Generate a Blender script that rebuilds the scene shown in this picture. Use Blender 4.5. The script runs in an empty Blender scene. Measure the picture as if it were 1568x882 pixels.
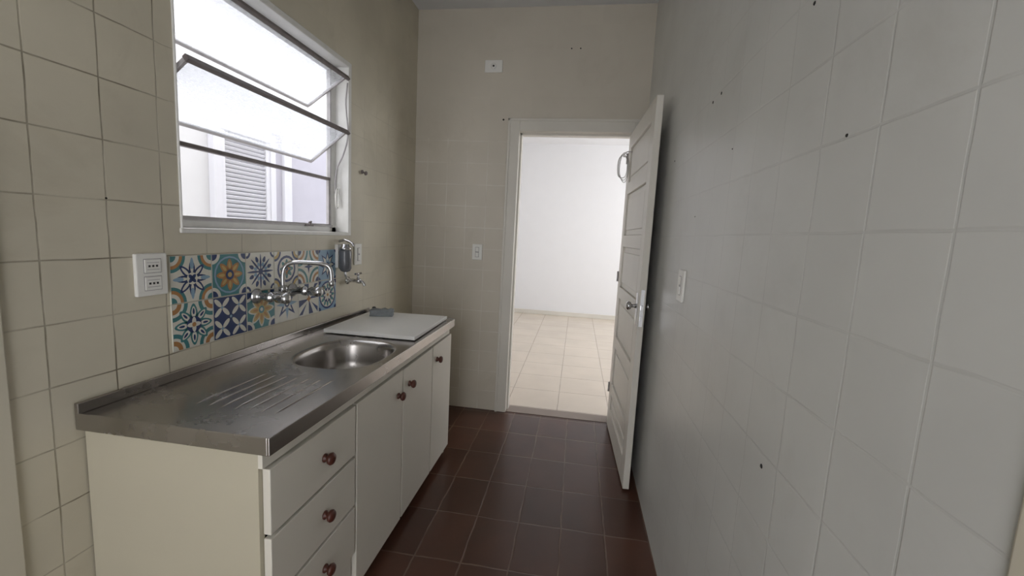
import bpy, bmesh, math, random
from mathutils import Vector, Matrix
random.seed(4)
scn=bpy.context.scene
COL=bpy.context.collection
# ------------------------------------------------------------------ dimensions
XL,XR,YF,ZC=-1.2178,0.4076,3.0605,2.872
CAMZ=1.3293
# ------------------------------------------------------------------ materials
def new_mat(name):
    m=bpy.data.materials.new(name);m.use_nodes=True
    return m,m.node_tree.nodes,m.node_tree.links,m.node_tree.nodes['Principled BSDF']
def pmat(name,col,rough=.5,metal=0,var=.06,scale=6,bump=0,bscale=60,spec=.5,trans=0,coat=0):
    m,n,l,b=new_mat(name)
    b.inputs['Roughness'].default_value=rough;b.inputs['Metallic'].default_value=metal
    b.inputs['Specular IOR Level'].default_value=spec
    b.inputs['Transmission Weight'].default_value=trans
    b.inputs['Coat Weight'].default_value=coat
    tc=n.new('ShaderNodeTexCoord');no=n.new('ShaderNodeTexNoise');no.inputs['Scale'].default_value=scale;no.inputs['Detail'].default_value=5
    l.new(tc.outputs['Object'],no.inputs['Vector'])
    mx=n.new('ShaderNodeMix');mx.data_type='RGBA'
    mx.inputs['A'].default_value=(*[c*(1-var) for c in col],1);mx.inputs['B'].default_value=(*[min(1,c*(1+var)) for c in col],1)
    l.new(no.outputs['Fac'],mx.inputs['Factor']);l.new(mx.outputs['Result'],b.inputs['Base Color'])
    if bump:
        n2=n.new('ShaderNodeTexNoise');n2.inputs['Scale'].default_value=bscale;l.new(tc.outputs['Object'],n2.inputs['Vector'])
        bp=n.new('ShaderNodeBump');bp.inputs['Strength'].default_value=bump;bp.inputs['Distance'].default_value=.003
        l.new(n2.outputs['Fac'],bp.inputs['Height']);l.new(bp.outputs['Normal'],b.inputs['Normal'])
    return m
def tilemat(name,axa,axb,pa,pb,oa,ob,col,grout,gw,zmax=None,rough=.35,var=.03,gstr=1.0,bump=.4,spec=.5,blotch=.05,wob=.0015,gmin=.25,gmax=.65,fade=None,dirt=None,dirtamt=.22):
    m,n,l,b=new_mat(name)
    def math_(op,a,c=None,clamp=False):
        q=n.new('ShaderNodeMath');q.operation=op;q.use_clamp=clamp
        for i,v in enumerate((a,c)):
            if v is None:continue
            if isinstance(v,(int,float)):q.inputs[i].default_value=v
            else:l.new(v,q.inputs[i])
        return q.outputs[0]
    g=n.new('ShaderNodeNewGeometry')
    wn=n.new('ShaderNodeTexNoise');wn.inputs['Scale'].default_value=9;l.new(g.outputs['Position'],wn.inputs['Vector'])
    sub=n.new('ShaderNodeVectorMath');sub.operation='SUBTRACT';l.new(wn.outputs['Color'],sub.inputs[0]);sub.inputs[1].default_value=(.5,.5,.5)
    sc=n.new('ShaderNodeVectorMath');sc.operation='SCALE';l.new(sub.outputs[0],sc.inputs[0]);sc.inputs['Scale'].default_value=wob*4
    ad=n.new('ShaderNodeVectorMath');ad.operation='ADD';l.new(g.outputs['Position'],ad.inputs[0]);l.new(sc.outputs[0],ad.inputs[1])
    sp=n.new('ShaderNodeSeparateXYZ');l.new(ad.outputs[0],sp.inputs[0])
    masks=[];cells=[]
    for ax,p,o in ((axa,pa,oa),(axb,pb,ob)):
        v=math_('DIVIDE',math_('SUBTRACT',sp.outputs[ax],o),p)
        fr=math_('FRACT',v);cells.append(math_('FLOOR',v))
        d=math_('MULTIPLY',math_('MINIMUM',fr,math_('SUBTRACT',1,fr)),p)
        mr=n.new('ShaderNodeMapRange');l.new(d,mr.inputs['Value'])
        mr.inputs['From Min'].default_value=gw*.35;mr.inputs['From Max'].default_value=gw*.75
        mr.inputs['To Min'].default_value=1;mr.inputs['To Max'].default_value=0
        masks.append(mr.outputs[0])
    mask=math_('MAXIMUM',masks[0],masks[1])
    if zmax is not None:
        mask=math_('MULTIPLY',mask,math_('LESS_THAN',sp.outputs[2],zmax))
    if fade:
        fm=n.new('ShaderNodeMapRange');l.new(sp.outputs[1],fm.inputs['Value'])
        fm.inputs['From Min'].default_value=fade[0];fm.inputs['From Max'].default_value=fade[1];fm.inputs['To Min'].default_value=1;fm.inputs['To Max'].default_value=fade[2]
        mask=math_('MULTIPLY',mask,fm.outputs[0])
    gn=n.new('ShaderNodeTexNoise');gn.inputs['Scale'].default_value=5;gn.inputs['Detail'].default_value=6;l.new(g.outputs['Position'],gn.inputs['Vector'])
    gr=n.new('ShaderNodeMapRange');l.new(gn.outputs['Fac'],gr.inputs['Value']);gr.inputs['From Min'].default_value=.38;gr.inputs['From Max'].default_value=.62
    gr.inputs['To Min'].default_value=gmin;gr.inputs['To Max'].default_value=gmax
    gm=math_('MULTIPLY',math_('MULTIPLY',mask,gr.outputs[0]),gstr,True)
    cv=n.new('ShaderNodeCombineXYZ');l.new(cells[0],cv.inputs[0]);l.new(cells[1],cv.inputs[1])
    w=n.new('ShaderNodeTexWhiteNoise');l.new(cv.outputs[0],w.inputs['Vector'])
    m1=n.new('ShaderNodeMix');m1.data_type='RGBA'
    m1.inputs['A'].default_value=(*[c*(1-var) for c in col],1);m1.inputs['B'].default_value=(*[c*(1+var) for c in col],1)
    l.new(w.outputs['Value'],m1.inputs['Factor'])
    bn=n.new('ShaderNodeTexNoise');bn.inputs['Scale'].default_value=3;bn.inputs['Detail'].default_value=7;l.new(g.outputs['Position'],bn.inputs['Vector'])
    br=n.new('ShaderNodeMapRange');l.new(bn.outputs['Fac'],br.inputs['Value']);br.inputs['From Min'].default_value=.3;br.inputs['From Max'].default_value=.7
    br.inputs['To Min'].default_value=1-blotch;br.inputs['To Max'].default_value=1+blotch
    vm=n.new('ShaderNodeVectorMath');vm.operation='SCALE';l.new(m1.outputs['Result'],vm.inputs[0]);l.new(br.outputs[0],vm.inputs['Scale'])
    base=vm.outputs[0]
    if dirt:
        dn=n.new('ShaderNodeTexNoise');dn.inputs['Scale'].default_value=2.3;dn.inputs['Detail'].default_value=12;dn.inputs['Roughness'].default_value=.72;dn.inputs['Distortion'].default_value=.6
        l.new(g.outputs['Position'],dn.inputs['Vector'])
        dm=n.new('ShaderNodeMapRange');l.new(dn.outputs['Fac'],dm.inputs['Value']);dm.inputs['From Min'].default_value=.53;dm.inputs['From Max'].default_value=.72;dm.inputs['To Max'].default_value=dirtamt
        md=n.new('ShaderNodeMix');md.data_type='RGBA';l.new(dm.outputs[0],md.inputs['Factor']);l.new(base,md.inputs['A']);md.inputs['B'].default_value=(*dirt,1)
        base=md.outputs['Result']
    m2=n.new('ShaderNodeMix');m2.data_type='RGBA';l.new(gm,m2.inputs['Factor']);l.new(base,m2.inputs['A']);m2.inputs['B'].default_value=(*grout,1)
    l.new(m2.outputs['Result'],b.inputs['Base Color'])
    b.inputs['Roughness'].default_value=rough;b.inputs['Specular IOR Level'].default_value=spec
    h=math_('ADD',math_('MULTIPLY',mask,-1),math_('MULTIPLY',wn.outputs['Fac'],.6))
    bp=n.new('ShaderNodeBump');bp.inputs['Strength'].default_value=bump;bp.inputs['Distance'].default_value=.002
    l.new(h,bp.inputs['Height']);l.new(bp.outputs['Normal'],b.inputs['Normal'])
    return m
CREAM=(.585,.54,.43)
M_left=tilemat('tile_left',1,2,.150,.152,.80,.608,CREAM,(.16,.135,.09),.0032,zmax=2.05,rough=.4,gmin=.15,gmax=.95,fade=(1.1,1.6,.25),var=.02,blotch=.08,dirt=(.32,.27,.18),dirtamt=.25)
M_right=tilemat('tile_right',1,2,.150,.150,.69,.01,(.585,.585,.56),(.50,.50,.48),.004,zmax=2.1,rough=.33,gmin=.1,gmax=.75,bump=.28,fade=(.8,2.2,.4),var=.015,dirt=(.34,.32,.28),dirtamt=.2)  # bluish window daylight is put into this more neutral tile colour
M_far=tilemat('tile_far',0,2,.1485,.153,-.974,.608,(.61,.56,.475),(.75,.72,.66),.004,zmax=2.0,rough=.45,gmin=.1,gmax=.8,bump=.25,var=.012,blotch=.03,dirt=(.35,.30,.22),dirtamt=.15)
M_floor=tilemat('terracotta_floor',0,1,.1965,.297,.013,2.133,(.082,.034,.021),(.19,.125,.088),.006,rough=.28,var=.2,blotch=.22,gmin=.25,gmax=1.0,wob=.003,spec=.42,dirt=(.045,.028,.02),dirtamt=.6)
M_floor2=tilemat('pale_floor',0,1,.40,.40,-.07,3.2,(.62,.54,.445),(.33,.28,.22),.006,rough=.22,var=.02,gmin=.6,gmax=.9)
M_ceil=pmat('ceiling_paint',(.66,.66,.66),.8)
M_white=pmat('white_wall_paint',(.80,.80,.81),.7,var=.02)
M_ext=pmat('exterior_plaster',(.57,.57,.59),.9,var=.03)
M_trim=pmat('door_paint',(.69,.66,.595),.38,var=.07,scale=4,bump=.15)
M_walltrim=pmat('wall_paint_trim',(.56,.52,.42),.5,var=.05,scale=4)
M_wframe=pmat('window_paint',(.74,.73,.70),.45,var=.12,scale=18,bump=.2)
M_wmetal=pmat('window_iron',(.17,.145,.14),.5,var=.35,scale=30)  # dark tone paints in the backlit shade of the inner sash edges
M_wmetal2=pmat('window_iron_pale',(.42,.40,.40),.5,var=.25,scale=30)
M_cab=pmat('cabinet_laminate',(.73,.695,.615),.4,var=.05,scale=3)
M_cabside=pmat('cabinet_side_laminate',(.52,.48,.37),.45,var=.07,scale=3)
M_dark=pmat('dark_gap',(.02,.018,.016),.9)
M_knob=pmat('knob_wood',(.075,.020,.012),.42,var=.3,scale=40,coat=0)
M_chrome=pmat('chrome',(.55,.55,.56),.16,metal=1,var=.03)
M_plastic=pmat('white_plastic',(.80,.79,.75),.35,var=.02)
M_black=pmat('black_plastic',(.015,.015,.015),.5)
M_board=pmat('marble_board',(.84,.83,.80),.3,var=.04,scale=9)
M_cloth=pmat('sponge_grey',(.26,.28,.29),.95,var=.3,scale=60,bump=.8,bscale=200)
M_greypl=pmat('smoky_plastic',(.12,.125,.14),.15,var=.1,spec=.6)
M_shut=pmat('shutter_paint',(.56,.56,.60),.6,var=.04)
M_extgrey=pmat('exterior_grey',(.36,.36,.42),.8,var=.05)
M_wire=pmat('cable_grey',(.42,.41,.39),.5)
# steel
m,n,l,b=new_mat('stainless_steel');M_steel=m
b.inputs['Metallic'].default_value=1
g=n.new('ShaderNodeNewGeometry')
mp=n.new('ShaderNodeMapping');l.new(g.outputs['Position'],mp.inputs['Vector']);mp.inputs['Scale'].default_value=(60,1.5,10)
a=n.new('ShaderNodeTexNoise');a.inputs['Scale'].default_value=6;a.inputs['Detail'].default_value=6;l.new(mp.outputs[0],a.inputs['Vector'])
s=n.new('ShaderNodeTexNoise');s.inputs['Scale'].default_value=5;s.inputs['Detail'].default_value=6;s.inputs['Roughness'].default_value=.6;l.new(g.outputs['Position'],s.inputs['Vector'])
cr=n.new('ShaderNodeValToRGB');l.new(s.outputs['Fac'],cr.inputs['Fac'])
cr.color_ramp.elements[0].position=.3;cr.color_ramp.elements[0].color=(.39,.368,.35,1)
cr.color_ramp.elements[1].position=.7;cr.color_ramp.elements[1].color=(.45,.428,.41,1)
l.new(cr.outputs[0],b.inputs['Base Color'])
mr=n.new('ShaderNodeMapRange');l.new(s.outputs['Fac'],mr.inputs['Value']);mr.inputs['From Min'].default_value=.3;mr.inputs['From Max'].default_value=.7;mr.inputs['To Min'].default_value=.21;mr.inputs['To Max'].default_value=.30
l.new(mr.outputs[0],b.inputs['Roughness'])
bp=n.new('ShaderNodeBump');bp.inputs['Strength'].default_value=.1;bp.inputs['Distance'].default_value=.001;l.new(a.outputs['Fac'],bp.inputs['Height']);l.new(bp.outputs[0],b.inputs['Normal'])
# frosted glass
def glassmat(name,tr,transl,col):
    m=bpy.data.materials.new(name);m.use_nodes=True;n=m.node_tree.nodes;l=m.node_tree.links
    n.remove(n['Principled BSDF'])
    t=n.new('ShaderNodeBsdfTransparent');t.inputs[0].default_value=(*col,1)
    q=n.new('ShaderNodeBsdfTranslucent');q.inputs[0].default_value=(*col,1)
    gl=n.new('ShaderNodeBsdfGlossy');gl.inputs['Roughness'].default_value=.2
    nz=n.new('ShaderNodeTexNoise');nz.inputs['Scale'].default_value=40;nz.inputs['Detail'].default_value=4
    r=n.new('ShaderNodeMapRange');l.new(nz.outputs['Fac'],r.inputs['Value']);r.inputs['To Min'].default_value=transl-.15;r.inputs['To Max'].default_value=transl+.15
    a=n.new('ShaderNodeMixShader');l.new(r.outputs[0],a.inputs[0]);l.new(t.outputs[0],a.inputs[1]);l.new(q.outputs[0],a.inputs[2])
    c=n.new('ShaderNodeMixShader');c.inputs[0].default_value=.05;l.new(a.outputs[0],c.inputs[1]);l.new(gl.outputs[0],c.inputs[2])
    l.new(c.outputs[0],n['Material Output'].inputs[0]);return m
M_frost=glassmat('frosted_glass',1,.22,(.93,.94,.96))
# ------------------------------------------------------------------ geometry helpers
def finish(bm,name,mats,parent=None,smooth=False,bevel=0,loc=None):
    me=bpy.data.meshes.new(name);bm.normal_update();bm.to_mesh(me);bm.free()
    for mt in (mats if isinstance(mats,(list,tuple)) else [mats]):me.materials.append(mt)
    o=bpy.data.objects.new(name,me);COL.objects.link(o)
    if smooth:
        for p in me.polygons:p.use_smooth=True
    if bevel:
        bv=o.modifiers.new('bevel','BEVEL');bv.width=bevel;bv.segments=2;bv.limit_method='ANGLE'
    if parent:o.parent=parent
    if loc:o.location=loc
    return o
def addbox(bm,x0,x1,y0,y1,z0,z1,mi=0):
    r=bmesh.ops.create_cube(bm,size=1,matrix=Matrix.Translation(((x0+x1)/2,(y0+y1)/2,(z0+z1)/2))@Matrix.Diagonal((abs(x1-x0),abs(y1-y0),abs(z1-z0),1)))
    fs=set(f for v in r['verts'] for f in v.link_faces)
    for f in fs:f.material_index=mi
def boxes(name,bl,mats,parent=None,bevel=0):
    bm=bmesh.new()
    for q in bl:addbox(bm,*q)
    return finish(bm,name,mats,parent,bevel=bevel)
def box(name,x0,x1,y0,y1,z0,z1,mat,parent=None,bevel=0):
    return boxes(name,[(x0,x1,y0,y1,z0,z1)],mat,parent,bevel)
def empty(name,loc=(0,0,0),rot=0):
    e=bpy.data.objects.new(name,None);e.empty_display_size=.1;e.location=loc;e.rotation_euler=(0,0,rot);COL.objects.link(e);return e
def lathe_bm(bm,prof,origin,axis,seg=28,mi=0):
    """prof: list of (dist along axis, radius)"""
    az=Vector(axis).normalized();q=az.to_track_quat('Z','Y').to_matrix();O=Vector(origin)
    rings=[]
    for d,r in prof:
        rings.append([bm.verts.new(O+q@Vector((r*math.cos(2*math.pi*i/seg),r*math.sin(2*math.pi*i/seg),d))) for i in range(seg)])
    for a,b in zip(rings,rings[1:]):
        for i in range(seg):
            f=bm.faces.new((a[i],a[(i+1)%seg],b[(i+1)%seg],b[i]));f.material_index=mi;f.smooth=True
    f=bm.faces.new(list(reversed(rings[0])));f.material_index=mi
    f=bm.faces.new(rings[-1]);f.material_index=mi
def lathe(name,prof,origin,axis,mat,parent=None,seg=28):
    bm=bmesh.new();lathe_bm(bm,prof,origin,axis,seg);return finish(bm,name,mat,parent)
def tube_bm(bm,pts,rad,seg=12,mi=0,closed=False):
    P=[Vector(p) for p in pts];N=len(P)
    R=rad if isinstance(rad,(list,tuple)) else [rad]*N
    prev=None;rings=[]
    for i in range(N):
        if closed:t=(P[(i+1)%N]-P[i-1]).normalized()
        else:t=(P[min(i+1,N-1)]-P[max(i-1,0)]).normalized()
        if prev is None:
            u=t.orthogonal().normalized()
        else:
            u=(prev-t*prev.dot(t)).normalized()
        prev=u;v=t.cross(u)
        rings.append([bm.verts.new(P[i]+(u*math.cos(2*math.pi*k/seg)+v*math.sin(2*math.pi*k/seg))*R[i]) for k in range(seg)])
    pr=list(zip(rings,rings[1:]))
    if closed:pr.append((rings[-1],rings[0]))
    for a,b in pr:
        for k in range(seg):
            f=bm.faces.new((a[k],a[(k+1)%seg],b[(k+1)%seg],b[k]));f.smooth=True;f.material_index=mi
    if not closed:
        bm.faces.new(list(reversed(rings[0]))).material_index=mi;bm.faces.new(rings[-1]).material_index=mi
def tube(name,pts,rad,mat,parent=None,seg=12,closed=False):
    bm=bmesh.new();tube_bm(bm,pts,rad,seg,0,closed);return finish(bm,name,mat,parent)
def smoothpath(pts,n=8):
    P=[Vector(p) for p in pts];out=[]
    for i in range(len(P)-1):
        a=P[max(i-1,0)];b=P[i];c=P[i+1];d=P[min(i+2,len(P)-1)]
        for k in range(n):
            t=k/n;out.append(.5*((2*b)+(c-a)*t+(2*a-5*b+4*c-d)*t*t+(3*b-a-3*c+d)*t**3))
    out.append(P[-1]);return out
# ------------------------------------------------------------------ room shell
WY0,WY1,WZ0,WZ1=1.157,2.133,1.297,2.141
WT=.12
Y0=-1.1
boxes('wall_left',[(XL-WT,XL,Y0,WY0,0,ZC),(XL-WT,XL,WY1,YF+.12,0,ZC),(XL-WT,XL,WY0,WY1,0,WZ0),(XL-WT,XL,WY0,WY1,WZ1,ZC)],M_left)
box('wall_right',XR,XR+WT,Y0,YF+.12,0,ZC,M_right)
DX0,DX1,DZ=-.4544,.33,2.055     # clear opening
boxes('wall_far',[(XL,DX0-.03,YF,YF+.12,0,ZC),(DX1+.03,XR,YF,YF+.12,0,ZC),(DX0-.03,DX1+.03,YF,YF+.12,DZ+.03,ZC)],M_far)
boxes('back_light_blocker',[(XL-WT,-.85,Y0-.12,Y0,0,ZC),(.10,XR+WT,Y0-.12,Y0,0,ZC),(-.85,.10,Y0-.12,Y0,2.15,ZC)],M_white)  # unseen wall added behind the camera, opening sized to dim light from behind
box('floor',XL-WT,XR+WT,Y0,YF+.06,-.08,0,M_floor)
box('ceiling',XL-WT,XR+WT,Y0,YF+.12,ZC,ZC+.1,M_ceil)
# plaster patch trims of the near doorway
box('trim_1',XL,XL+.010,.60,.722,0,2.3,M_walltrim,bevel=.003)
box('trim_2',XR-.006,XR,.30,.416,0,2.3,M_walltrim,bevel=.003)
# next room
NX0,NX1,NY1=-1.34,3.0,7.3
box('floor_next_room',NX0,NX1,YF+.06,NY1+.1,-.08,0,M_floor2)
box('wall_next_room_back',NX0,NX1,NY1,NY1+.12,0,ZC,M_white)
boxes('wall_next_room_right',[(NX1,NX1+.1,YF+.12,4.2,0,ZC),(NX1,NX1+.1,6.6,NY1+.12,0,ZC),(NX1,NX1+.1,4.2,6.6,0,.9),(NX1,NX1+.1,4.2,6.6,2.4,ZC)],M_white)  # unseen window opening added as a light source for the room
box('wall_next_room_front',XR+WT,NX1,YF,YF+.12,0,ZC,M_white)
box('wall_next_room_left',NX0-.1,NX0,YF+.12,NY1+.12,0,ZC,M_white)
box('ceiling_next_room',NX0-.1,NX1+.1,YF+.12,NY1+.12,ZC,ZC+.1,M_white)
box('baseboard_next_room',NX0,NX1,NY1-.015,NY1,0,.07,M_trim,bevel=.003)
box('trim_3',DX0,DX1,YF+.0,YF+.12,0,.004,pmat('threshold_stone',(.25,.2,.17),.5))
# ------------------------------------------------------------------ door frame
fr=empty('door_frame')
boxes('casing',[(DX0-.0825,DX0,YF-.016,YF,0,2.141),(DX1,XR-.001,YF-.016,YF,0,2.141),(DX0,DX1,YF-.016,YF,DZ,2.141)],M_trim,fr,bevel=.004)
boxes('casing_bead',[(DX0-.0825,DX0-.066,YF-.024,YF-.016,0,2.141),(DX0-.0825,XR-.001,YF-.024,YF-.016,2.124,2.141)],M_trim,fr,bevel=.003)
boxes('jamb',[(DX0-.03,DX0+.0,YF,YF+.12,0,DZ),(DX1,DX1+.03,YF,YF+.12,0,DZ),(DX0-.03,DX1+.03,YF,YF+.12,DZ,DZ+.03)],M_trim,fr)
boxes('door_stop',[(DX0,DX0+.012,YF+.04,YF+.10,.004,DZ),(DX1-.012,DX1,YF+.04,YF+.10,.004,DZ),(DX0,DX1,YF+.04,YF+.10,DZ-.012,DZ)],M_trim,fr)
# ------------------------------------------------------------------ door leaf (local: runs along -y from hinge, thickness +x)
DW,DH,DT=.83,2.035,.034
dr=empty('door_1',(.297,YF-.022,0),.036)
st=.095
rails=[.012,.30,.64,.985,1.33,1.675,DH]
bl=[(0,DT,-st,0,.012,DH),(0,DT,-DW,-DW+st,.012,DH)]
for i,z in enumerate(rails):
    h=.075
    z0=z if i==0 else z-h/2
    z1=z0+(.14 if i==0 else h)
    if i==len(rails)-1:z0=DH-.1;z1=DH
    bl.append((0,DT,-DW+st,-st,z0,z1))
boxes('leaf_frame',bl,M_trim,dr,bevel=.003)
pb=[]
for i in range(len(rails)-1):
    z0=rails[i]+(.14 if i==0 else .0375);z1=rails[i+1]-.0375 if i<len(rails)-2 else DH-.1
    pb.append((.013,DT-.013,-DW+st,-st,z0,z1))
    pb.append((.006,DT-.006,-DW+st+.035,-st-.035,z0+.035,z1-.035))
boxes('leaf_panels',pb,M_trim,dr,bevel=.004)
boxes('lock_faceplate',[(.008,DT-.008,-DW-.0015,-DW,.90,1.09)],M_chrome,dr)
boxes('latch_bolt',[(.011,DT-.011,-DW-.011,-DW-.001,.985,1.01),(.011,DT-.011,-DW-.005,-DW-.001,.93,.955)],M_chrome,dr,bevel=.001)
boxes('handle_plates',[(-.003,0,-DW+.028,-DW+.064,.90,1.07),(DT,DT+.003,-DW+.028,-DW+.064,.90,1.07)],M_chrome,dr,bevel=.001)
lathe('handle_knob_front',[(0,.012),(.012,.009),(.024,.009),(.03,.02),(.042,.024),(.05,.018),(.053,.006)],(-.003,-DW+.046,1.0),(-1,0,0),M_chrome,dr)
lathe('handle_knob_back',[(0,.012),(.008,.009),(.014,.018),(.022,.018),(.026,.01)],(DT+.003,-DW+.046,1.0),(1,0,0),M_chrome,dr)
for i,z in enumerate((.25,1.05,1.85)):
    lathe('hinge_%d'%(i+1),[(0,.006),(.07,.006)],(-.005,.004,z),(0,0,1),M_wmetal2,dr)
# cable coil hanging on the leaf
cc=empty('cable_coil')
bm=bmesh.new()
for j in range(3):
    pts=[]
    for i in range(28):
        a=2*math.pi*i/28
        pts.append((.252+.030*math.cos(a)+.007*j-.004,2.86+.012*math.sin(a)+.010*j,1.80+(.076+.008*j)*math.sin(a)+.006*math.sin(3*a+j)))
    tube_bm(bm,pts,.0022,6,0,True)
finish(bm,'loops',M_wire,cc)
tube('hanging_hook',smoothpath([(.303,2.86,1.895),(.275,2.86,1.895),(.258,2.86,1.885),(.250,2.86,1.87),(.256,2.86,1.86)],4),.003,M_chrome,cc,8)
# ------------------------------------------------------------------ window
wn=empty('window_1')
XW=-1.285
fw_=.035
boxes('frame',[(XW-.03,XW,WY0,WY0+.02,WZ0,WZ1),(XW-.03,XW,WY1-.045,WY1,WZ0,WZ1),(XW-.03,XW,WY0,WY1,WZ0,WZ0+.03),(XW-.03,XW,WY0,WY1,WZ1-.03,WZ1)],M_wframe,wn,bevel=.003)
boxes('reveal_lining',[(XL-WT+.0,XL+.006,WY1-.006,WY1+.022,WZ0-.012,WZ1+.022),(XL-WT,XL+.006,WY0-.0,WY0+.006,WZ0,WZ1),(XL-WT,XL+.006,WY0-.003,WY1,WZ0-.012,WZ0+.004),(XL-WT,XL+.006,WY0-.003,WY1,WZ1-.004,WZ1+.022)],M_wframe,wn,bevel=.003)
boxes('frame_ironwork',[(XW-.001,XW+.006,WY0+.02,WY1-.045,WZ0+.03,WZ0+.038),(XW-.02,XW-.002,WY1-.052,WY1-.045,WZ0+.03,WZ1-.03)],M_wmetal2,wn)
ya,yb=WY0+.022,WY1-.052
def pane(name,xi,zi,xo,zo,glass,i):
    d=Vector((xo-xi,0,zo-zi));L=d.length;d.normalize();nrm=Vector((d.z,0,-d.x))
    def slab(bm,s0,s1,y0,y1,t,mi):
        c=[]
        for s in (s0,s1):
            for y in (y0,y1):
                for k in (-t,t):
                    p=Vector((xi,0,zi))+d*s+nrm*k;c.append(bm.verts.new((p.x,y,p.z)))
        for f in ((0,1,3,2),(4,6,7,5),(0,4,5,1),(2,3,7,6),(0,2,6,4),(1,5,7,3)):
            bm.faces.new([c[q] for q in f]).material_index=mi
    bm=bmesh.new()
    slab(bm,0,.014,ya,yb+.02 if xi>-1.25 else yb,.010,0)
    slab(bm,L-.012,L,ya,yb,.006,1)
    slab(bm,.014,L-.012,ya,ya+.010,.007,1)
    slab(bm,.014,L-.012,yb-.010,yb,.007,1)
    bmesh.ops.recalc_face_normals(bm,faces=bm.faces)
    finish(bm,'sash_%d'%i,[M_wmetal,M_wmetal2],wn)
    if glass:
        bm=bmesh.new();slab(bm,.006,L-.006,ya+.004,yb-.004,.0012,0)
        bmesh.ops.recalc_face_normals(bm,faces=bm.faces)
        finish(bm,'glass_%d'%i,M_frost,wn)
pane('a',-1.195,2.078,-1.414,1.930,True,1)
pane('b',-1.193,1.813,-1.397,1.655,True,2)
pane('c',XW-.012,1.578,XW-.012,1.328,False,3)
# opening rod and chain
tube('opening_rod',smoothpath([(-1.20,WY1-.040,2.05),(-1.215,WY1-.03,1.95),(-1.20,WY1-.035,1.80),(-1.225,WY1-.035,1.70),(-1.262,WY1-.035,1.62),(-1.268,WY1-.04,1.50)],6),.004,M_wmetal2,wn,8)
bm=bmesh.new()
tube_bm(bm,[(-1.258,WY1-.035+.016*math.cos(a),1.475+.05*math.sin(a)) for a in [2*math.pi*i/20 for i in range(20)]],.0035,8,0,True)
finish(bm,'pull_ring',M_plastic,wn)
boxes('latch',[(-1.285,-1.262,1.86,1.90,WZ0+.028,WZ0+.036)],M_wmetal,wn)
tube('latch_lever',smoothpath([(-1.268,1.88,WZ0+.034),(-1.255,1.87,WZ0+.05),(-1.245,1.84,WZ0+.045)],5),.004,M_wmetal,wn,8)
# ------------------------------------------------------------------ outside
XE=-2.75
box('exterior_wall',XE-.15,XE,-1.5,7.5,-1,3.3,M_ext)
box('exterior_ground',XE,XL-WT-.11,-1.5,7.5,-.6,-.5,M_ext)
sh=empty('window_shutter')
sy0,sy1,sz0,sz1=2.93,3.46,.75,2.02
boxes('shutter_frame',[(XE,XE+.05,sy0-.07,sy0,sz0,sz1+.07),(XE,XE+.05,sy1,sy1+.06,sz0,sz1+.07),(XE,XE+.05,sy0,sy1,sz1,sz1+.07),(XE+.005,XE+.04,sy0,sy0+.045,sz0,sz1),(XE+.005,XE+.04,sy1-.045,sy1,sz0,sz1)],M_shut,sh,bevel=.003)
bm=bmesh.new();z=sz0
while z<sz1-.02:
    bmesh.ops.create_cube(bm,size=1,matrix=Matrix.Translation((XE+.022,(sy0+sy1)/2,z+.02))@Matrix.Rotation(math.radians(35),4,'Y')@Matrix.Diagonal((.006,sy1-sy0-.09,.032,1)));z+=.034
finish(bm,'slats',M_shut,sh)
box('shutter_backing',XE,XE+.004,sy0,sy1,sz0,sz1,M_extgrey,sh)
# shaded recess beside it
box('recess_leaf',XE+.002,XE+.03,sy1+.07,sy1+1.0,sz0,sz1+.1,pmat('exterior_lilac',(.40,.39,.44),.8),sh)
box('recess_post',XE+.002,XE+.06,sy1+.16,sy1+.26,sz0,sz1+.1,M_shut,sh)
# ------------------------------------------------------------------ cabinet
cb=empty('kitchen_cabinet')
CY0,CY1=.862,2.372
CF=-.722 # carcass front
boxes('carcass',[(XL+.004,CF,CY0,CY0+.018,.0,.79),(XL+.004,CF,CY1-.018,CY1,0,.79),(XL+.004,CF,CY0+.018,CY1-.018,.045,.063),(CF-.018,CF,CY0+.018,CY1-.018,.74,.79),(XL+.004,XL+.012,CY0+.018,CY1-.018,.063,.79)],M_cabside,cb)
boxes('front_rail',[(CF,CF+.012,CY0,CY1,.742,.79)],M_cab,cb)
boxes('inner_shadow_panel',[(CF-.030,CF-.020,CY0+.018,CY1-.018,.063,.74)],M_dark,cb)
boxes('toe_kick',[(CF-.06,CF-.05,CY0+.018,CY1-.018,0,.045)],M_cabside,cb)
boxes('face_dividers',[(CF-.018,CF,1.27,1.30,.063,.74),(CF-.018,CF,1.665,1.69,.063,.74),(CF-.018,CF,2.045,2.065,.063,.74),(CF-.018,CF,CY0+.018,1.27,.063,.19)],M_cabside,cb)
FX0,FX1=CF+.001,CF+.022
boxes('drawer_fronts',[(FX0,FX1,.874,1.279,.561,.735),(FX0,FX1,.874,1.279,.378,.550),(FX0,FX1,.874,1.279,.194,.367)],M_cab,cb,bevel=.002)
boxes('plinth_panel',[(FX0,FX0+.006,.874,1.281,.045,.186)],M_cab,cb,bevel=.001)
boxes('cupboard_doors',[(FX0,FX1,1.290,1.675,.047,.737),(FX0,FX1,1.686,2.054,.047,.735),(FX0,FX1,2.065,2.382,.047,.737)],M_cab,cb,bevel=.002)
kp=[(0,.013),(.004,.013),(.008,.009),(.012,.009),(.016,.016),(.023,.0185),(.029,.015),(.032,.006)]
for i,(y,z) in enumerate([(1.10,.645),(1.10,.462),(1.10,.284),(1.628,.638),(1.745,.652),(2.125,.655)]):
    lathe('knob_%d'%(i+1),kp,(FX1,y,z),(1,0,0),M_knob,cb)
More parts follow.
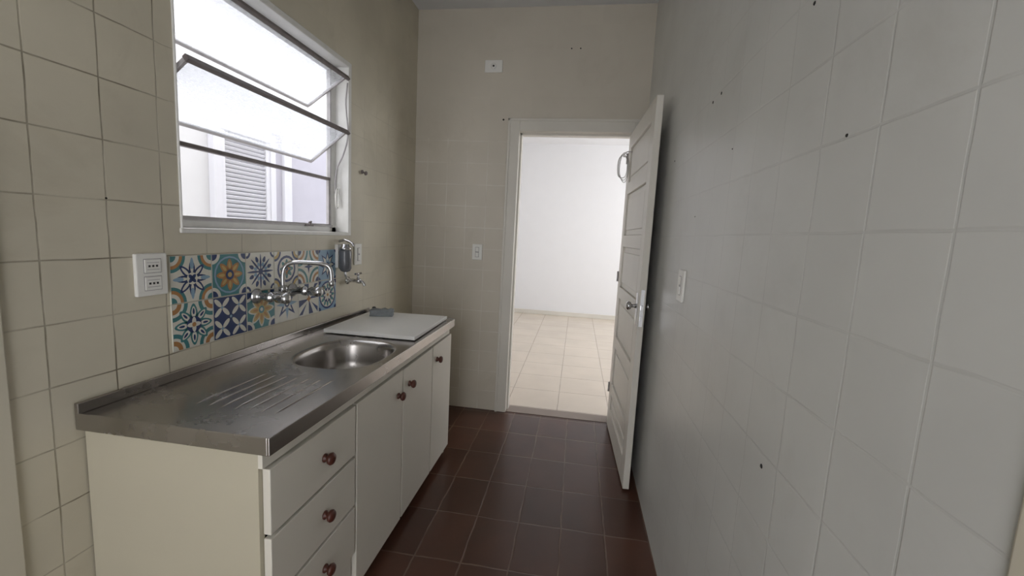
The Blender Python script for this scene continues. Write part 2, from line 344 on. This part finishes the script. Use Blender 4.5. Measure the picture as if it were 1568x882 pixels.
# counter with sink basin
ct=empty('sink_counter')
KX0,KX1,KY0,KY1,KZ=XL+.002,-.676,.843,2.36,.83
SCX,SCY,SA,SB=-.885,1.548,.160,.192
N=96
def sup(t,a,b,e=2.7):
    c,s=math.cos(t),math.sin(t)
    return SCX+a*math.copysign(abs(c)**(2/e),c),SCY+b*math.copysign(abs(s)**(2/e),s)
bm=bmesh.new()
outer=[]
for i in range(N):
    t=2*math.pi*i/N;c,s=math.cos(t),math.sin(t)
    hx=(KX1-SCX) if c>0 else (SCX-KX0);hy=(KY1-SCY) if s>0 else (SCY-KY0)
    k=1/max(abs(c)/hx if hx else 0,abs(s)/hy if hy else 0)
    outer.append([SCX+c*k,SCY+s*k])
for cx_,cy_ in ((KX0,KY0),(KX0,KY1),(KX1,KY0),(KX1,KY1)):
    j=min(range(N),key=lambda i:(outer[i][0]-cx_)**2+(outer[i][1]-cy_)**2);outer[j]=[cx_,cy_]
vo=[bm.verts.new((x,y,KZ)) for x,y in outer]
prof=[(1.09,.0),(1.06,-.0015),(1.03,-.004),(1.0,-.010),(.965,-.03),(.93,-.09),(.88,-.128),(.76,-.148),(.4,-.155),(.12,-.158)]
prev=vo
for sc_,dz in prof:
    ring=[bm.verts.new((*sup(2*math.pi*i/N,SA*sc_,SB*sc_),KZ+dz)) for i in range(N)]
    for i in range(N):
        f=bm.faces.new((prev[i],prev[(i+1)%N],ring[(i+1)%N],ring[i]));f.smooth=prev is not vo
    prev=ring
bm.faces.new(prev)
bmesh.ops.recalc_face_normals(bm,faces=bm.faces)
o=finish(bm,'basin_top',M_steel,ct)
if o.data.polygons[0].normal.z<0:
    o.data.flip_normals()
boxes('rolled_edge',[(KX1-.006,KX1,KY0,KY1,.788,KZ+.003),(KX0,KX1-.006,KY0,KY0+.006,.788,KZ+.003),(KX0,KX1-.006,KY1-.006,KY1,.788,KZ+.003),(KX0,KX0+.012,KY0,KY1,KZ,KZ+.028)],M_steel,ct,bevel=.002)
bm=bmesh.new()
for i in range(7):
    x=-1.00+i*.040
    pts=[(x,.97,KZ-.004),(x,1.0,KZ-.0012),(x,1.22,KZ-.0012),(x,1.25,KZ-.004)]
    tube_bm(bm,pts,.0042,10)
finish(bm,'drainer_ridges',M_steel,ct)
bm=bmesh.new();lathe_bm(bm,[(0,.030),(.003,.030),(.004,.024),(.002,.010)],(SCX,SCY,KZ-.1575),(0,0,1))
finish(bm,'drain_strainer',M_chrome,ct)
# board, sponge, stopper
bm=bmesh.new()
cs=[(-1.150,1.800),(-1.165,2.30),(-.712,2.325),(-.700,1.800)]
vb=[bm.verts.new((x,y,KZ+.004)) for x,y in cs];vt=[bm.verts.new((x,y,KZ+.022)) for x,y in cs]
bm.faces.new(vb);bm.faces.new(vt)
for i in range(4):bm.faces.new((vb[i],vb[(i+1)%4],vt[(i+1)%4],vt[i]))
bmesh.ops.recalc_face_normals(bm,faces=bm.faces)
finish(bm,'cutting_board',M_board,bevel=.003)
bm=bmesh.new()
bmesh.ops.create_cube(bm,size=1,matrix=Matrix.Translation((-1.05,2.20,KZ+.022+.017))@Matrix.Rotation(.3,4,'Z')@Matrix.Diagonal((.12,.075,.034,1)))
bmesh.ops.subdivide_edges(bm,edges=bm.edges,cuts=6,use_grid_fill=True)
for v in bm.verts:
    if v.co.z>KZ+.026:
        v.co+=Vector((random.uniform(-.002,.002),random.uniform(-.002,.002),random.uniform(-.004,.003)))
finish(bm,'kitchen_sponge',M_cloth,smooth=True)
lathe('sink_stopper',[(0,.028),(.006,.028),(.012,.022),(.020,.010),(.032,.008),(.036,.012),(.040,.006)],(-1.165,2.335,KZ+.001),(0,0,1),M_black)
# ------------------------------------------------------------------ patchwork tiles
NAVY,TEAL,ORG,YEL,LBL,CRM=range(6)
cols=[(.025,.045,.13),(.06,.20,.21),(.40,.20,.075),(.50,.36,.13),(.24,.36,.48),(.66,.645,.57)]
tm=[pmat('tile_'+nm,c,.25,var=.12,scale=25) for nm,c in zip(('navy','teal','orange','yellow','sky','cream'),cols)]
pt=empty('patterned_tiles')
bm=bmesh.new();TY0,TZ1,TS=1.111,1.216,.150
class T:
    def __init__(s,cy,cz):s.cy,s.cz,s.k=cy,cz,0
    def poly(s,pts,mi):
        s.k+=1;x=XL+.0042+.00012*s.k
        pts=[(max(-.485,min(.485,a)),max(-.485,min(.485,b))) for a,b in pts]
        vs=[bm.verts.new((x,s.cy+a*TS,s.cz+b*TS)) for a,b in pts]
        try:
            f=bm.faces.new(vs);f.normal_update()
            if f.normal.x<0:f.normal_flip()
            f.material_index=mi
        except Exception:pass
    def disc(s,x,y,r,mi,n=20):s.poly([(x+r*math.cos(2*math.pi*i/n),y+r*math.sin(2*math.pi*i/n)) for i in range(n)],mi)
    def star(s,n,ro,ri,mi,rot=0):s.poly([((ro if i%2==0 else ri)*math.cos(rot+math.pi*i/n),(ro if i%2==0 else ri)*math.sin(rot+math.pi*i/n)) for i in range(2*n)],mi)
    def petals(s,n,r0,r1,w,mi,rot=0):
        for j in range(n):
            a=rot+2*math.pi*j/n;c,q=math.cos(a),math.sin(a);P=[]
            for i in range(12):
                t=2*math.pi*i/12;u=(r0+r1)/2+(r1-r0)/2*math.cos(t);v=w*math.sin(t)*(1-.25*math.cos(t))
                P.append((u*c-v*q,u*q+v*c))
            s.poly(P,mi);s.k-=1
        s.k+=1
    def corners(s,r,mi):
        for sx in (-1,1):
            for sy in (-1,1):
                P=[(sx*.485,sy*.485)]+[(sx*(.485-r*math.cos(a)),sy*(.485-r*math.sin(a))) for a in [math.pi/2*i/8 for i in range(9)]]
                s.poly(P,mi);s.k-=1
        s.k+=1
    def bg(s,mi):s.poly([(-.485,-.485),(.485,-.485),(.485,.485),(-.485,.485)],mi)
H4=math.pi/4
def pA(t):   # cream with navy/teal rosette, ochre corners
    t.bg(CRM);t.corners(.34,TEAL);t.corners(.27,ORG);t.corners(.20,CRM);t.corners(.12,TEAL);t.petals(8,.06,.40,.075,NAVY,0);t.petals(8,.12,.34,.035,CRM,0);t.petals(4,.20,.45,.045,LBL,0);t.disc(0,0,.13,CRM);t.petals(4,0,.12,.04,NAVY,H4)
def pB(t):   # teal with orange star-flower
    t.bg(TEAL);t.corners(.22,CRM);t.corners(.14,NAVY);t.disc(0,0,.44,LBL);t.disc(0,0,.40,TEAL);t.petals(8,.08,.38,.08,ORG);t.petals(8,.14,.32,.035,YEL);t.disc(0,0,.12,NAVY);t.disc(0,0,.06,YEL)
def pC(t):   # navy snowflake
    t.bg(CRM);t.petals(8,.05,.46,.028,NAVY,0);t.petals(8,.26,.42,.05,NAVY,H4/2);t.petals(8,.14,.26,.045,LBL,H4/2);t.disc(0,0,.08,NAVY);t.corners(.14,NAVY);t.corners(.08,CRM)
def pD(t):   # cream/navy medallion
    t.bg(CRM);t.corners(.26,NAVY);t.corners(.20,YEL);t.corners(.12,CRM);t.disc(0,0,.38,NAVY);t.disc(0,0,.31,CRM);t.petals(8,.04,.28,.06,TEAL);t.star(4,.2,.07,ORG,0);t.disc(0,0,.05,NAVY)
def pE(t):   # interlaced arcs
    t.bg(CRM);t.corners(.46,TEAL);t.corners(.38,CRM);t.corners(.30,ORG);t.corners(.22,CRM);t.corners(.14,NAVY);t.star(4,.22,.06,NAVY,0)
def pF(t):   # sky star
    t.bg(LBL);t.star(8,.47,.24,NAVY,0);t.star(8,.36,.18,CRM,0);t.star(8,.26,.12,LBL,H4/2);t.disc(0,0,.08,NAVY);t.corners(.10,NAVY)
def pG(t):   # teal with white lobes
    t.bg(CRM);t.corners(.36,TEAL);t.corners(.27,CRM);t.corners(.21,ORG);t.corners(.11,CRM);t.petals(8,.08,.46,.095,TEAL,0);t.petals(8,.16,.40,.055,CRM,0);t.petals(8,.22,.36,.025,NAVY,0);t.disc(0,0,.18,NAVY);t.petals(4,.0,.17,.05,CRM,0);t.disc(0,0,.05,ORG)
def pH(t):   # navy with cream lens petals (2x2)
    t.bg(NAVY)
    for ox in (-.25,.25):
        for oy in (-.25,.25):
            for j in range(4):
                a=H4+j*math.pi/2;c,q=math.cos(a),math.sin(a);P=[]
                for i in range(12):
                    w=2*math.pi*i/12;u=.155+.135*math.cos(w);v=.055*math.sin(w);P.append((ox+u*c-v*q,oy+u*q+v*c))
                t.poly(P,CRM);t.k-=1
    t.k+=1
    for ox,oy in ((0,0),(-.25,-.25),(.25,.25),(-.25,.25),(.25,-.25)):
        t.disc(ox,oy,.035,LBL,8);t.k-=1
def pI(t):   # yellow flower
    t.bg(TEAL);t.corners(.24,CRM);t.corners(.16,NAVY);t.petals(8,.06,.46,.10,CRM,0);t.petals(8,.08,.40,.07,YEL,0);t.petals(8,.12,.3,.03,ORG,0);t.disc(0,0,.10,TEAL);t.disc(0,0,.05,CRM)
def pJ(t):   # navy diagonals
    t.bg(CRM);t.star(4,.48,.16,NAVY,H4);t.star(4,.45,.12,LBL,0);t.star(4,.3,.1,CRM,H4);t.disc(0,0,.10,NAVY);t.disc(0,0,.05,CRM)
def pK(t):   # pinwheel triangles
    t.bg(CRM)
    for j in range(4):
        a=j*math.pi/2;c,q=math.cos(a),math.sin(a)
        for tri in (((0,0),(.47,0),(.47,.22)),((.1,.12),(.3,.45),(.47,.45)),):
            t.poly([(x*c-y*q,x*q+y*c) for x,y in tri],NAVY);t.k-=1
    t.k+=1;t.star(4,.12,.06,ORG,0)
def pL(t):   # mandala
    t.bg(LBL);t.disc(0,0,.46,NAVY);t.disc(0,0,.40,CRM);t.petals(12,.22,.39,.05,TEAL,0);t.disc(0,0,.24,NAVY);t.petals(8,.03,.22,.045,CRM,0);t.disc(0,0,.05,ORG);t.corners(.12,NAVY)
layout=[[pA,pB,pC,pD,pE,pF],[pG,pH,pI,pJ,pK,pL]]
for r in range(2):
    for c in range(6):
        t=T(TY0+TS*(c+.5),TZ1-TS*(r+.5));layout[r][c](t)
finish(bm,'glazed_faces',tm,pt)
boxes('tile_body',[(XL,XL+.004,TY0+TS*c+.001,TY0+TS*(c+1)-.001,TZ1-TS*(r+1)+.001,TZ1-TS*r-.001) for r in range(2) for c in range(6)],tm[CRM],pt)
# ------------------------------------------------------------------ wall mixer tap
tp=empty('wall_mixer_tap')
for i,y in enumerate((1.458,1.668)):
    lathe('valve_%d'%(i+1),[(0,.030),(.004,.030),(.010,.022),(.018,.015),(.050,.015),(.054,.020),(.066,.020),(.072,.013),(.085,.013),(.090,.019),(.125,.021),(.138,.017),(.142,.006)],(XL+.0065,y,1.047),(1,0,0),M_chrome,tp)
    tube('lever_%d'%(i+1),[(XL+.118,y,1.050),(XL+.125,y-.025,1.056),(XL+.128,y-.055,1.062)] if i==0 else [(XL+.118,y,1.050),(XL+.125,y+.020,1.056),(XL+.128,y+.042,1.062)],[.009,.008,.006],M_chrome,tp)
tube('body_bar',[(XL+.042,1.458,1.047),(XL+.042,1.668,1.047)],.0135,M_chrome,tp,18)
lathe('spout_nut',[(0,.017),(.02,.017),(.024,.013),(.03,.012)],(XL+.042,1.563,1.052),(0,0,1),M_chrome,tp,8)
sp=smoothpath([(XL+.042,1.563,1.07),(XL+.042,1.563,1.125),(XL+.052,1.566,1.160),(XL+.082,1.572,1.176),(XL+.15,1.584,1.178),(XL+.205,1.594,1.174),(XL+.228,1.600,1.155),(XL+.233,1.601,1.105)],8)
tube('spout',sp,.0088,M_chrome,tp,16)
lathe('aerator',[(0,.0115),(.022,.0115),(.024,.008)],(XL+.233,1.601,1.110),(0,0,-1),M_chrome,tp)
# small filter tap
ft=empty('small_wall_tap')
lathe('tap_body',[(0,.022),(.004,.022),(.008,.011),(.05,.010),(.055,.014),(.075,.014),(.078,.008)],(XL,2.13,1.045),(1,0,0),M_chrome,ft)
tube('tap_nose',smoothpath([(XL+.06,2.13,1.045),(XL+.085,2.13,1.040),(XL+.10,2.13,1.02)],5),.008,M_chrome,ft)
lathe('tap_stem',[(0,.007),(.03,.006)],(XL+.062,2.13,1.052),(0,0,1),M_chrome,ft)
tube('tap_wing',[(XL+.062,2.100,1.084),(XL+.062,2.16,1.084)],.0055,M_chrome,ft)
# water filter / soap dispenser
sd=empty('soap_dispenser')
lathe('bottle',[(0,.012),(.006,.024),(.02,.030),(.105,.030),(.118,.026),(.122,.020)],(XL+.045,2.03,1.100),(0,0,1),M_greypl,sd)
lathe('cap',[(0,.031),(.012,.031),(.018,.022),(.03,.018)],(XL+.045,2.03,1.213),(0,0,1),M_chrome,sd)
tube('upper_pipe',smoothpath([(XL+.0,2.05,1.255),(XL+.03,2.045,1.262),(XL+.06,2.04,1.256),(XL+.085,2.03,1.245),(XL+.09,2.03,1.235)],5),.007,M_chrome,sd)
boxes('bracket',[(XL,XL+.018,2.005,2.055,1.12,1.24)],M_plastic,sd,bevel=.003)
tube('lower_pipe',smoothpath([(XL+.045,2.03,1.105),(XL+.047,2.035,1.075),(XL+.047,2.075,1.052),(XL+.04,2.12,1.047)],6),.006,M_chrome,sd)
# ------------------------------------------------------------------ electrical plates
def plate(name,wall,c,w,h,kind,th=.010):
    e=empty(name)
    if wall=='L':B=Matrix(((0,0,1,XL),(1,0,0,c[0]),(0,1,0,c[1]),(0,0,0,1)))
    elif wall=='R':B=Matrix(((0,0,-1,XR),(-1,0,0,c[0]),(0,1,0,c[1]),(0,0,0,1)))
    else:B=Matrix(((1,0,0,c[0]),(0,0,-1,YF),(0,1,0,c[1]),(0,0,0,1)))
    def bx(nm,items,mat,bev=.0):
        bm=bmesh.new()
        for u0,u1,v0,v1,t0,t1 in items:addbox(bm,u0,u1,v0,v1,t0,t1)
        bm.transform(B);bmesh.ops.recalc_face_normals(bm,faces=bm.faces);finish(bm,nm,mat,e,bevel=bev)
    bx('cover',[(-w/2,w/2,-h/2,h/2,0,th)],M_plastic,.003)
    if kind=='double':
        bx('modules',[(-.024,.024,.006,.044,th,th+.003),(-.024,.024,-.044,-.006,th,th+.003)],M_plastic,.002)
        bx('outlines',[(-.026,.026,.004,.046,th,th+.0006),(-.026,.026,-.046,-.004,th,th+.0006)],M_wmetal2)
        bx('sockets',[(u-.003,u+.003,v-.003,v+.003,th+.002,th+.0035) for v in (.025,-.025) for u in (-.011,0,.011)],M_black)
        bx('socket_rims',[(-.018,.018,v+s-.0008,v+s+.0008,th+.002,th+.0036) for v in (.025,-.025) for s in (-.010,.010)],M_wmetal2)
    if kind=='switch':
        bx('rocker',[(-.011,.011,.004,.034,th,th+.004),(-.011,.011,-.034,-.004,th,th+.004)],M_plastic,.002)
        bx('rocker_gap',[(-.014,.014,-.037,.037,th,th+.0008)],M_wmetal2)
    if kind=='round':
        bm=bmesh.new();lathe_bm(bm,[(th,.02),(th+.003,.02),(th+.003,.006)],(0,0,0),(0,0,1),20);bm.transform(B);finish(bm,'outlet_face',M_plastic,e)
        bm=bmesh.new();lathe_bm(bm,[(th+.002,.007),(th+.004,.007)],(0,0,0),(0,0,1),14);bm.transform(B);finish(bm,'outlet_hole',M_black,e)
plate('wall_socket','L',(1.052,1.165),.092,.122,'double',.012)
plate('light_switch','L',(2.228,1.182),.075,.118,'switch')
plate('wall_outlet','F',(-.660,2.490),.125,.082,'round')
plate('light_switch.001','F',(-.724,1.197),.074,.115,'switch')
plate('light_switch.002','R',(1.70,1.172),.085,.122,'switch')
# wall hook
lathe('wall_hook',[(0,.010),(.004,.012),(.008,.006),(.020,.005),(.026,.012),(.032,.010),(.035,.004)],(XL,2.276,1.640),(1,-.1,-.3),M_wmetal)
# screw holes in the walls
for nm,wl,lst in (('screw_holes_right','R',[(.929,1.79,.004),(1.458,1.799,.005),(1.541,1.797,.005),(.766,1.513,.003),(.902,.882,.005),(2.06,1.70,.004),(1.62,1.43,.002),(1.30,1.60,.002)]),
                  ('screw_holes_far','F',[(-.13,2.602,.005),(-.07,2.602,.005),(-.575,2.135,.007)]),
                  ('screw_holes_left','L',[(.95,1.372,.003),(.90,.60,.003)])):
    bm=bmesh.new()
    for a_,z_,r_ in lst:
        o_,d_={'R':((XR-.0001,a_,z_),(-1,0,0)),'F':((a_,YF-.0001,z_),(0,-1,0)),'L':((XL+.0001,a_,z_),(1,0,0))}[wl]
        lathe_bm(bm,[(0,r_),(.0012,r_*.8)],o_,d_,10)
    finish(bm,nm,M_dark)
# ------------------------------------------------------------------ lights
w=bpy.data.worlds.new('World');scn.world=w;w.use_nodes=True
bg=w.node_tree.nodes['Background'];bg.inputs[0].default_value=(.97,.975,1.0,1);bg.inputs[1].default_value=4.2
def area(name,loc,rot,sx,sy,power,col=(1,1,1)):
    d=bpy.data.lights.new(name,'AREA');d.shape='RECTANGLE';d.size=sx;d.size_y=sy;d.energy=power;d.color=col
    o=bpy.data.objects.new(name,d);o.location=loc;o.rotation_euler=rot;COL.objects.link(o);return o
area('next_room_fill_light',(NX1-.03,5.4,1.65),(0,math.pi/2,0),1.5,2.4,48,(.98,.985,1))  # unseen fill lamp added to brighten the next room
# ------------------------------------------------------------------ camera
f=650.7973;pitch=0.1224;yaw=0.1470;roll=0.0514
cy,sy=math.cos(yaw),math.sin(yaw);cp,sp_=math.cos(pitch),math.sin(pitch)
fwd=Vector((-sy*cp,cy*cp,-sp_));rt=Vector((cy,sy,0));up=rt.cross(fwd)
c,s=math.cos(roll),math.sin(roll);r=c*rt+s*up;u=-s*rt+c*up
cd=bpy.data.cameras.new('camera');cd.sensor_width=36;cd.lens=36*f/1568;cd.clip_start=.02
co=bpy.data.objects.new('camera',cd);COL.objects.link(co)
co.matrix_world=Matrix(((r.x,u.x,-fwd.x,0),(r.y,u.y,-fwd.y,0),(r.z,u.z,-fwd.z,CAMZ),(0,0,0,1)))
scn.camera=co
scn.view_settings.view_transform='Standard'
